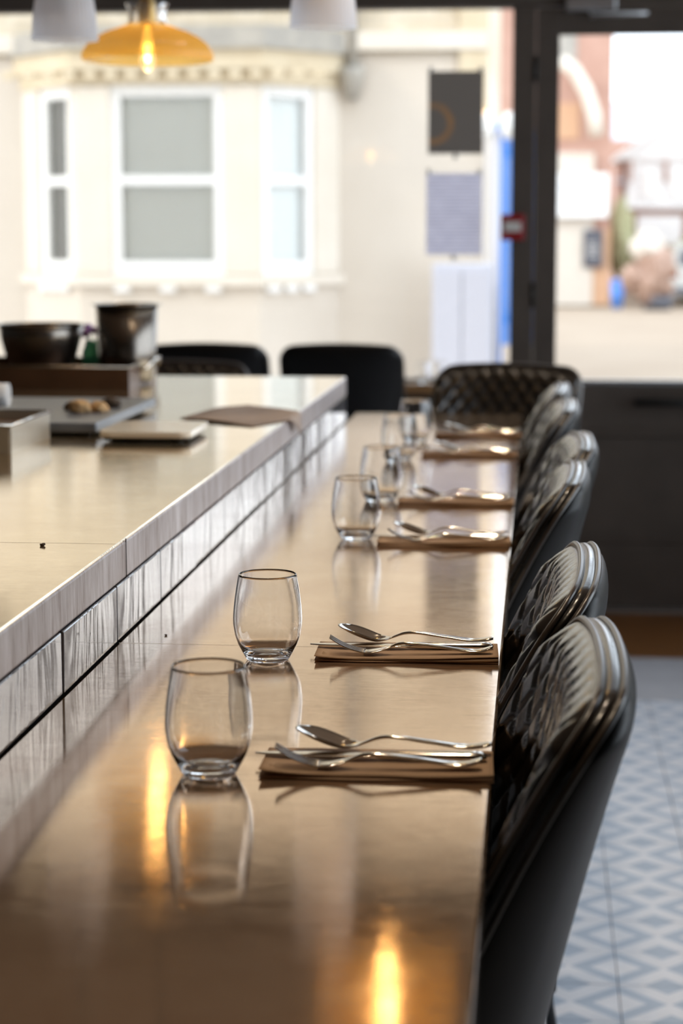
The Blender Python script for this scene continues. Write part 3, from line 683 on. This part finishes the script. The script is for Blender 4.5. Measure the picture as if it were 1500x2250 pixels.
obj('rim', tube_bm([(-0.153, -0.143, 0.05), (0.153, -0.143, 0.05), (0.153, 0.143, 0.05), (-0.153, 0.143, 0.05)], 0.003, 8, closed=True), 'steel', pn, True)
obj('baked_layer', abox(bmesh.new(), -0.145, 0.145, -0.135, 0.135, 0.004, 0.036, 0.006), 'darktray', pn)
sc_ = thing('flat_serving_tile', 'thin pale rounded slab on dark feet near the worktop edge', 'serving board', (-0.712, 3.71, TOPZ))
bm = bmesh.new(); poly = []
for cx, cy, a0 in ((0.062, 0.09, 0), (-0.062, 0.09, 90), (-0.062, -0.09, 180), (0.062, -0.09, 270)):
    for k in range(7): a = math.radians(a0 + 15 * k); poly.append((cx + 0.024 * math.cos(a), cy + 0.024 * math.sin(a)))
def plate_bm(levels):
    bm = bmesh.new(); R = [[bm.verts.new((x * s, y_ * s, z)) for x, y_ in poly] for s, z in levels]
    bm.faces.new(R[0][::-1]); bm.faces.new(R[-1])
    for A, B in zip(R, R[1:]):
        for k in range(len(poly)): bm.faces.new((A[k], A[(k + 1) % len(poly)], B[(k + 1) % len(poly)], B[k]))
    return bm
obj('slab', plate_bm([(0.99, 0.010), (1.0, 0.013), (1.0, 0.019), (0.985, 0.021)]), 'tan_top', sc_)
obj('base', plate_bm([(0.93, 0.004), (0.96, 0.010)]), 'black', sc_)
for x in (-0.055, 0.055):
    for y_ in (-0.08, 0.08): obj('foot', lathe_bm([(0, 0), (0.012, 0), (0.012, 0.004), (0, 0.004)], 12), 'black', sc_, True, (x, y_, 0))
# taupe paper hanging a little over the worktop edge
bm = bmesh.new(); G = []; n = 22
c00, c10, c11, c01 = Vector((-0.735, 4.10)), Vector((-0.560, 3.93)), Vector((-0.455, 4.20)), Vector((-0.640, 4.44))
for i in range(n + 1):
    row = []
    for j in range(n + 1):
        s, t = i / n, j / n; p = (c00 * (1 - s) + c10 * s) * (1 - t) + (c01 * (1 - s) + c11 * s) * t
        z = TOPZ + 0.0015 + 0.006 * math.sin(2.5 * s + 3 * t) ** 2 * (1 - s)
        xx = p.x; over = xx - (-0.502)
        if over > 0: xx = -0.502 + 0.35 * over * 0.3 + 0.003; z = TOPZ + 0.0015 - over * 0.9
        row.append(bm.verts.new((xx, p.y, z)))
    G.append(row)
grid_faces(bm, G); o = obj('paper_sheet', bm, 'grey_paper', None, True); s_ = o.modifiers.new('thickness', 'SOLIDIFY'); s_.thickness = 0.0008; s_.offset = 1
tag(o, 'taupe paper sheet hanging over the front edge of the worktop', 'paper')
for k, (x, y_, z, r_, lab) in enumerate([(-0.597, 2.375, TOPZ, 0.0030, 'tiny dark crumb on the brass-toned worktop'), (-0.456, 2.43, BARZ, 0.0016, 'tiny dark crumb on the bar near the tiled riser')]):
    tag(obj('crumb', blob_bm(r_, k, 2, 0.6, (1.2, 1, .7), 2.0), 'truffle', None, True, (x, y_, z + r_ * 0.6)), lab, 'crumb')

# ------------------------------------------------------------------ pendant lamps
def amber_pendant(loc, label, power):
    r = thing('pendant_lamp', label, 'pendant lamp', loc, 0, 'amber glass pendant lamps')
    prof = [(0.157, -0.004), (0.161, 0.006), (0.157, 0.020), (0.146, 0.036), (0.126, 0.052), (0.100, 0.065), (0.074, 0.074), (0.052, 0.082)]
    sh = obj('shade', lathe_bm(prof, 240, rib=60, ribamp=0.008), 'amber', r, True); 
    obj('upper_collar', lathe_bm([(0.050, 0.082), (0.046, 0.095), (0.045, 0.12), (0.052, 0.132)], 120, rib=40, ribamp=0.008), 'clear_shade', r, True)
    obj('lamp_holder', lathe_bm([(0, 0.075), (0.018, 0.075), (0.022, 0.085), (0.022, 0.13), (0.014, 0.15), (0.010, 0.175), (0, 0.178)], 24), 'brass', r, True)
    obj('bulb', lathe_bm([(0, -0.030), (0.008, -0.028), (0.017, -0.017), (0.020, -0.002), (0.017, 0.016), (0.012, 0.045), (0.011, 0.076), (0, 0.076)], 24), 'clear_shade', r, True)
    obj('filament', lathe_bm([(0, -0.010), (0.005, -0.006), (0.007, 0.010), (0.006, 0.03), (0.0, 0.04)], 12), 'bulb', r, True)
    obj('cord', tube_bm([(0, 0, 0.17), (0, 0, RZ - loc[2] - 0.03)], 0.0035, 8), 'black', r, True)
    obj('ceiling_rose', lathe_bm([(0, 0), (0.05, 0), (0.045, -0.02), (0.012, -0.032), (0, -0.032)], 24), 'brass', r, True, (0, 0, RZ - loc[2]))
    l = bpy.data.lights.new('bulb_light', 'POINT'); l.energy = power; l.color = (1.0, 0.62, 0.25); l.shadow_soft_size = 0.022
    lo = bpy.data.objects.new('bulb_light', l); COL.objects.link(lo); lo.parent = r; lo.location = (0, 0, 0.030)
    return r
amber_pendant((-0.955, 4.94, 1.965), 'amber ribbed glass pendant lamp hanging between two frosted shades', 0.6)
amber_pendant((-0.315, 4.30, 2.245), 'amber ribbed glass pendant lamp seen only as a glow reflected in the bar', 1.3)
def frosted_pendant(loc, label):
    r = thing('pendant_lamp', label, 'pendant lamp', loc, 0, 'frosted glass pendant lamps')
    sh = obj('shade', lathe_bm([(0.074, 0.0), (0.0735, 0.006), (0.070, 0.05), (0.064, 0.09), (0.050, 0.125), (0.030, 0.15)], 160, rib=40, ribamp=0.012), 'frosted', r, True); 
    obj('lamp_holder', lathe_bm([(0, 0.135), (0.020, 0.135), (0.030, 0.15), (0.024, 0.18), (0.010, 0.20), (0, 0.20)], 20), 'black', r, True)
    obj('bulb', lathe_bm([(0, 0.05), (0.015, 0.055), (0.024, 0.075), (0.022, 0.09), (0.014, 0.12), (0.013, 0.136), (0, 0.136)], 20), 'white_label', r, True)
    obj('cord', tube_bm([(0, 0, 0.19), (0, 0, RZ - loc[2] - 0.03)], 0.0035, 8), 'black', r, True)
    obj('ceiling_rose', lathe_bm([(0, 0), (0.05, 0), (0.045, -0.02), (0.012, -0.032), (0, -0.032)], 24), 'black', r, True, (0, 0, RZ - loc[2]))
frosted_pendant((-1.057, 4.50, 1.970), 'white frosted glass pendant shade beside the amber lamp by the left margin')
frosted_pendant((-0.476, 4.50, 1.992), 'white frosted glass pendant shade over the middle of the window')
def spot(loc, label):  # unseen spotlights, added to light bar and napkins from above
    r = thing('added_spotlight', label, 'spotlight', loc, 0, 'added fill spotlights above the bar')
    obj('housing', lathe_bm([(0, 0.0), (0.045, 0.0), (0.045, -0.09), (0.040, -0.09), (0.038, -0.03), (0, -0.03)], 24), 'black', r, True)
    obj('lens', lathe_bm([(0, -0.06), (0.037, -0.06), (0.037, -0.066), (0, -0.066)], 20), 'frosted', r, True)
    l = bpy.data.lights.new('spot_light', 'SPOT'); l.energy = SPOT_W; l.color = (1.0, 0.80, 0.58); l.shadow_soft_size = 0.035; l.spot_size = math.radians(85); l.spot_blend = 0.6
    lo = bpy.data.objects.new('spot_light', l); COL.objects.link(lo); lo.parent = r; lo.location = (0, 0, -0.075)
SPOT_W = 32
for k, y_ in enumerate((1.7, 2.75, 3.8, 4.85)): spot((-0.16, y_, RZ), ['added fill spotlight nearest the viewer above the bar', 'second added fill spotlight from the viewer above the bar', 'third added fill spotlight from the viewer above the bar', 'added fill spotlight farthest from the viewer above the bar'][k])
# glasses on the window ledge
lp = [(-0.93, 'clear tumbler on the window ledge between two black stools'), (-0.452, 'clear tumbler on the window ledge beside the window stool'), (-0.385, 'clear tumbler on the window ledge nearest the end stool')]
for i, (x, lab) in enumerate(lp):
    o = gl0.copy(); COL.objects.link(o); o.location = (x, FY - 0.09, 0.9455); tag(o, lab, 'glass', 'tumblers on the window ledge'); o.scale = (0.8, 0.8, 0.85); o.name = 'ledge_tumbler'

# ------------------------------------------------------------------ outside
gp = tag(box('ground', -60, 60, FY + 0.15, 140, -0.14, -0.04, 'ground'), kind='structure')
tag(box('pavement', -40, 40, FY + 0.15, 10.4, -0.04, -0.01, 'pavement'), kind='structure')
tag(box('pavement_opposite', -14, -0.2, 13.2, 15.99, -0.04, 0.0, 'pavement'), kind='structure')
hs = thing('bay_house', 'cream house across the street with a stone bay window', 'house', (-2.8, 16.0, 0))
HX = -2.8
def hb(name, x0, x1, y0, y1, z0, z1, m, par=None, bev=0.0):
    return box(name, x0 - HX, x1 - HX, y0 - 16.0, y1 - 16.0, z0, z1, m, par or hs, bev)
hb('lower_wall', -14, -0.42, 16.0, 22, 0, 2.95, 'cream')
hb('upper_wall', -14, -0.42, 16.02, 22, 2.95, 7.5, 'brickwall')
hb('string_course', -14, -0.40, 15.93, 16.03, 2.98, 3.12, 'stone')
hb('corner_stones', -0.62, -0.40, 15.95, 16.4, 2.4, 3.6, 'ochre')
hb('eaves', -14.2, -0.2, 15.7, 22.3, 7.5, 7.75, 'white_paint')
obj('roof', prism_bm([(-14.3 - HX, 7.75), (-0.1 - HX, 7.75), (-3 - HX, 10.2), (-11.4 - HX, 10.2)], -0.4, 6.5), 'slate_roof', hs)
# bay footprint
bayp = [(-4.12, 16.0), (-3.54, 15.4), (-2.12, 15.4), (-1.56, 16.0)]
def bay_prism(name, z0, z1, m, out=0.0, par=None):
    cx = -2.83; bm = bmesh.new(); P_ = [((x - cx) * (1 + out) + cx - HX, (y_ - 16.0) * (1 + out * 2.2)) for x, y_ in bayp]
    A = [bm.verts.new((x, y_, z0)) for x, y_ in P_]; B = [bm.verts.new((x, y_, z1)) for x, y_ in P_]
    bm.faces.new(A); bm.faces.new(B[::-1])
    for i in range(4): bm.faces.new((A[i], B[i], B[(i + 1) % 4], A[(i + 1) % 4]))
    bmesh.ops.recalc_face_normals(bm, faces=bm.faces); return obj(name, bm, m, par or hs)
bay_prism('bay_plinth', 0, 1.16, 'cream', -0.01)
bay_prism('bay_sill', 1.16, 1.24, 'stone', 0.03)
bay_prism('bay_lintel', 2.69, 2.80, 'ochre', 0.01)
bay_prism('bay_cornice', 2.80, 2.95, 'ochre', 0.05)
bay_prism('bay_roof', 2.95, 3.12, 'lead', 0.08)
bay_prism('bay_core', 1.2, 2.72, 'curtain', -0.16)
for k in range(16):
    hb('dentil', -4.1 + 0.16 * k, -4.1 + 0.16 * k + 0.09, 15.33, 15.40, 2.73, 2.79, 'ochre')
def facet(p, q, a0, a1):
    """sash window in the bay facet from p to q, opening from fraction a0 to a1, stone piers beside it"""
    p, q = Vector(p), Vector(q); d = q - p; L_ = d.length; ang = math.atan2(d.y, d.x)
    w = bpy.data.objects.new('sash_window', None); COL.objects.link(w); w.parent = hs; w.location = (p.x - HX, p.y - 16.0, 1.24); w.rotation_euler = (0, 0, ang)
    x0, x1 = a0 * L_, a1 * L_; H_ = 1.45
    if a0 > 0: box('pier', 0.0, x0, 0.0, 0.22, 0, H_, 'stone', w, 0.02)
    box('pier', x1, L_, 0.0, 0.22, 0, H_, 'stone', w, 0.02)
    for a, b in ((x0, x0 + 0.075), (x1 - 0.075, x1)): box('sash_stile', a, b, 0.03, 0.09, 0, H_, 'white_paint', w)
    for z0, z1 in ((0, 0.11), (0.69, 0.765), (H_ - 0.09, H_)): box('sash_rail', x0, x1, 0.035, 0.085, z0, z1, 'white_paint', w)
    box('pane', x0, x1, 0.055, 0.060, 0.0, H_, 'pane', w); box('curtain', x0, x1, 0.10, 0.11, 0, H_, 'curtain', w)
    for xx in (x0 + 0.02, (x0 + x1) / 2 - 0.06, x1 - 0.14): box('sill_block', xx, xx + 0.12, -0.03, 0.06, -0.13, -0.03, 'white_paint', w)
facet(bayp[0], bayp[1], 0.30, 0.86)
facet(bayp[1], bayp[2], 0.185, 0.80)
facet(bayp[2], bayp[3], 0.05, 0.68)
lm = thing('street_downpipe', 'dark downpipe on the cream house above the bay window', 'pipe', (-1.46, 15.95, 2.3))
obj('pipe', tube_bm([(0, 0, 0.35), (0, 0, 5.0)], 0.045, 10), 'lead', lm, True); obj('hopper', lathe_bm([(0, 0.30), (0.05, 0.30), (0.10, 0.5), (0.10, 0.55), (0, 0.55)], 12), 'lead', lm, True)
# blue hoarding, and a pale block standing in for a reflection in the glass
bl = thing('blue_gate', 'bright blue painted gate beside the door post across the street', 'gate', (-0.12, 17.2, 0))
for k in range(4): box('gate_board', -0.24 + 0.11 * k, -0.24 + 0.11 * k + 0.104, -0.02, 0.02, 0.62, 2.42, 'blue', bl, 0.004)
for z in (0.8, 2.2): box('gate_rail', -0.24, 0.20, 0.02, 0.06, z, z + 0.09, 'blue', bl)
for x in (-0.24, 0.13): box('gate_post', x, x + 0.07, 0.02, 0.10, 0, 2.5, 'blue', bl)
cb = thing('pale_reflection_block', 'pale grey block standing in for a reflection, under the menu', 'cabinet', (-0.58, 15.6, 0))
box('block_body', -0.22, 0.24, -0.15, 0.15, 0.05, 1.33, 'pale_grey', cb, 0.02); box('block_plinth', -0.2, 0.22, -0.13, 0.13, 0, 0.05, 'lead', cb); box('block_panel', -0.20, 0.005, -0.165, -0.15, 0.1, 1.28, 'pale_grey', cb, 0.006); box('block_panel', 0.015, 0.22, -0.165, -0.15, 0.1, 1.28, 'pale_grey', cb, 0.006)
gl_ = thing('globe_lamp', 'twin white globe lamp beside the dark poster, across the street', 'lamp', (-0.32, 15.9, 0))
obj('pole', tube_bm([(0, 0, 0), (0, 0, 2.35)], 0.03, 10), 'pale_grey', gl_, True)
for x in (-0.09, 0.09): obj('globe', lathe_bm([(0, 2.28), (0.045, 2.30), (0.068, 2.36), (0.068, 2.42), (0.045, 2.48), (0, 2.50)], 20), 'white_paint', gl_, True, (x, 0, 0))
# brick building seen through the door
BB = 46.0
bb = thing('brick_building', 'red brick and cream stone building end seen through the door', 'building', (0.4, BB, 0))
box('wall', -1.6, 1.24, 0, 10, 0, 6.9, 'redbrick', bb); box('stone_base', -1.6, 0.85, -0.15, 0.0, 0, 3.4, 'cream', bb); box('ground_panel', 0.85, 1.24, -0.12, 0.0, 0, 1.7, 'orange', bb)
box('cornice', -1.7, 1.35, -0.25, 10.1, 6.9, 7.2, 'stone', bb); box('chimney', 0.3, 1.1, 1, 2, 7.2, 9.0, 'redbrick', bb)
box('dark_window', -0.2, 0.42, -0.03, 0.0, 5.4, 6.3, 'lead', bb); box('tile_panel', -0.2, 0.5, -0.04, 0.0, 3.7, 4.5, 'orange', bb)
obj('curved_brace', tube_bm([(0.05, -0.5, 5.4), (0.35, -0.5, 5.2), (0.65, -0.5, 4.7), (0.82, -0.5, 4.2), (0.88, -0.5, 3.75)], 0.16, 12), 'stone', bb, True)
ws = thing('white_sign', 'white sign board with small blue marks on the brick building', 'sign', (0.95, BB - 0.35, 1.95))
box('board', -0.9, 0.62, 0, 0.1, 0, 0.98, 'white_paint', ws, 0.03)
for x in (-0.38, -0.16): box('blue_mark', x, x + 0.10, -0.012, 0.0, 0.62, 0.72, 'blue', ws); box('blue_mark', x + 0.035, x + 0.065, -0.012, 0.0, 0.56, 0.78, 'blue', ws)
box('bracket', -0.1, 0.1, 0.1, 0.20, 0.3, 0.6, 'lead', ws)
ds = thing('notice_board', 'dark notice board low on the brick building', 'sign', (1.25, BB - 0.24, 0.85))
box('board', -0.22, 0.22, 0, 0.06, 0, 0.85, 'dark_sign', ds, 0.03)
for k in range(4): box('text_line', -0.12, 0.12 - 0.05 * (k % 2), -0.006, 0, 0.25 + 0.09 * k, 0.275 + 0.09 * k, 'white_label', ds)
box('bracket', -0.05, 0.05, 0.06, 0.10, 0.4, 0.5, 'lead', ds)
# gabled house beyond
GY = 56.0
gh = thing('gabled_house', 'distant white gabled house with pale slate roof behind it', 'house', (4.0, GY, 0))
box('wall', -1.8, 4.5, 0, 6, 0, 3.6, 'redbrick', gh); box('render', -1.6, 1.9, -0.3, 0, 2.3, 3.6, 'white_paint', gh)
obj('gable', prism_bm([(-2.0, 3.6), (2.1, 3.6), (0.05, 4.95)], -0.4, 2.0), 'white_paint', gh)
obj('gable_trim', prism_bm([(-2.15, 3.55), (-2.0, 3.5), (0.05, 4.85), (2.1, 3.5), (2.25, 3.55), (0.05, 5.05)], -0.55, -0.4), 'white_paint', gh)
for x in (-1.2, -0.45, 0.35, 1.1): 
    w = box('window', x, x + 0.5, -0.34, -0.3, 2.55, 3.35, 'white_paint', gh); box('pane', x + 0.07, x + 0.43, -0.36, -0.34, 2.62, 3.28, 'curtain', w)
for x in (-1.3, 0.4): box('bay_window', x, x + 1.2, -0.6, 0, 1.2, 2.1, 'white_paint', gh)
for x in (-1.55, -0.6, 0.3, 1.15): box('timber', x, x + 0.09, -0.42, -0.39, 3.0, 3.6, 'redbrick', gh)
obj('lower_roof', prism_bm([(-1.9, 3.0), (6, 3.0), (6, 3.1), (-1.9, 3.1)], -0.2, 0.0), 'slate_roof', gh)
rh = thing('slate_roofed_hall', 'broad hall with a pale grey slate roof on the skyline', 'building', (6.0, 72, 0))
box('wall', -4.5, 12, 2, 10, 0, 5.0, 'redbrick', rh)
bm = bmesh.new(); vs = [bm.verts.new(p) for p in ((-4.7, 1.7, 4.2), (12, 1.7, 4.2), (12, 6, 6.6), (-4.7, 6, 6.6), (-4.7, 10.3, 4.2), (12, 10.3, 4.2))]
for f in ((0, 1, 2, 3), (3, 2, 5, 4), (0, 3, 4), (1, 5, 2)): bm.faces.new([vs[i] for i in f])
obj('roof', bm, 'slate_roof', rh)
obj('gable_end', prism_bm([(-2.6, 4.6), (2.6, 4.6), (0.0, 6.9)], 4.0, 5.0), 'orange', rh)
# planting and a parked car
sh = thing('bushy_shrub', 'reddish brown bushy shrub on the paving outside the door', 'shrub', (2.45, 44, -0.04))
for k, (x, z, r_) in enumerate(((0, 0.55, 0.42), (0.12, 0.95, 0.42), (-0.1, 1.35, 0.34), (-0.35, 0.7, 0.3))): obj('foliage', blob_bm(r_, k, 3, 0.5, (1, 1, 1), 2.6), 'shrub' if k != 2 else 'pavement', sh, True, (x, 0, z))
obj('pot', lathe_bm([(0, 0), (0.28, 0), (0.36, 0.3), (0.32, 0.3), (0, 0.28)], 20), 'dark_sign', sh, True, (0.15, 0, 0))
for k, (x, y_, z, r_) in enumerate(((4.1, 51, 0.8, 0.8), (5.6, 54, 1.0, 0.9), (2.05, 50, 1.4, 0.33))):
    t = thing('olive_bush', ['rounded olive green bush by the parked car', 'taller olive green bush behind the parked car', 'thin olive tree beside the brick building'][k], 'bush', (x, y_, -0.04))
    obj('foliage', blob_bm(r_, k + 20, 3, 0.45, (1, 1, 1.1 if k < 2 else 3.0), 2.4), 'olive', t, True, (0, 0, z)); obj('trunk', tube_bm([(0, 0, 0), (0, 0, z)], 0.06, 8), 'lead', t, True)
car = thing('parked_car', 'silver parked car outside beyond the door glass', 'car', (3.75, 46, -0.04), 0.15)
cpoly = [(-0.82, 0.25), (0.82, 0.25), (0.86, 0.55), (0.82, 0.88), (0.62, 1.42), (-0.62, 1.42), (-0.82, 0.88), (-0.86, 0.55)]
obj('body', prism_bm(cpoly, 0, 3.8), 'car', car); obj('rear_window', prism_bm([(-0.62, 0.95), (0.62, 0.95), (0.52, 1.32), (-0.52, 1.32)], -0.02, 0.02), 'dark_sign', car)
for x in (-0.7, 0.7):
    for y_ in (0.7, 3.0): obj('wheel', lathe_bm([(0, -0.1), (0.24, -0.1), (0.31, -0.06), (0.31, 0.06), (0.24, 0.1), (0, 0.1)], 20), 'tyre', car, True).matrix_local = Matrix.Translation((x, y_, 0.31)) @ Matrix.Rotation(PI / 2, 4, 'Y')
    box('tail_lamp', x - 0.1, x + 0.1, -0.03, 0.02, 0.66, 0.82, 'red', car, 0.01)
box('bumper', -0.84, 0.84, -0.06, 0.05, 0.28, 0.45, 'dark_sign', car, 0.02)
# blue bin by the brick building
bn_ = thing('blue_bin', 'small blue bin at the foot of the brick building', 'bin', (1.78, 45, -0.04))
obj('bin_body', lathe_bm([(0, 0), (0.11, 0), (0.15, 0.55), (0.12, 0.55), (0, 0.5)], 16), 'blue', bn_, True); obj('lid', lathe_bm([(0, 0.56), (0.16, 0.55), (0.15, 0.60), (0, 0.66)], 16), 'blue', bn_, True)
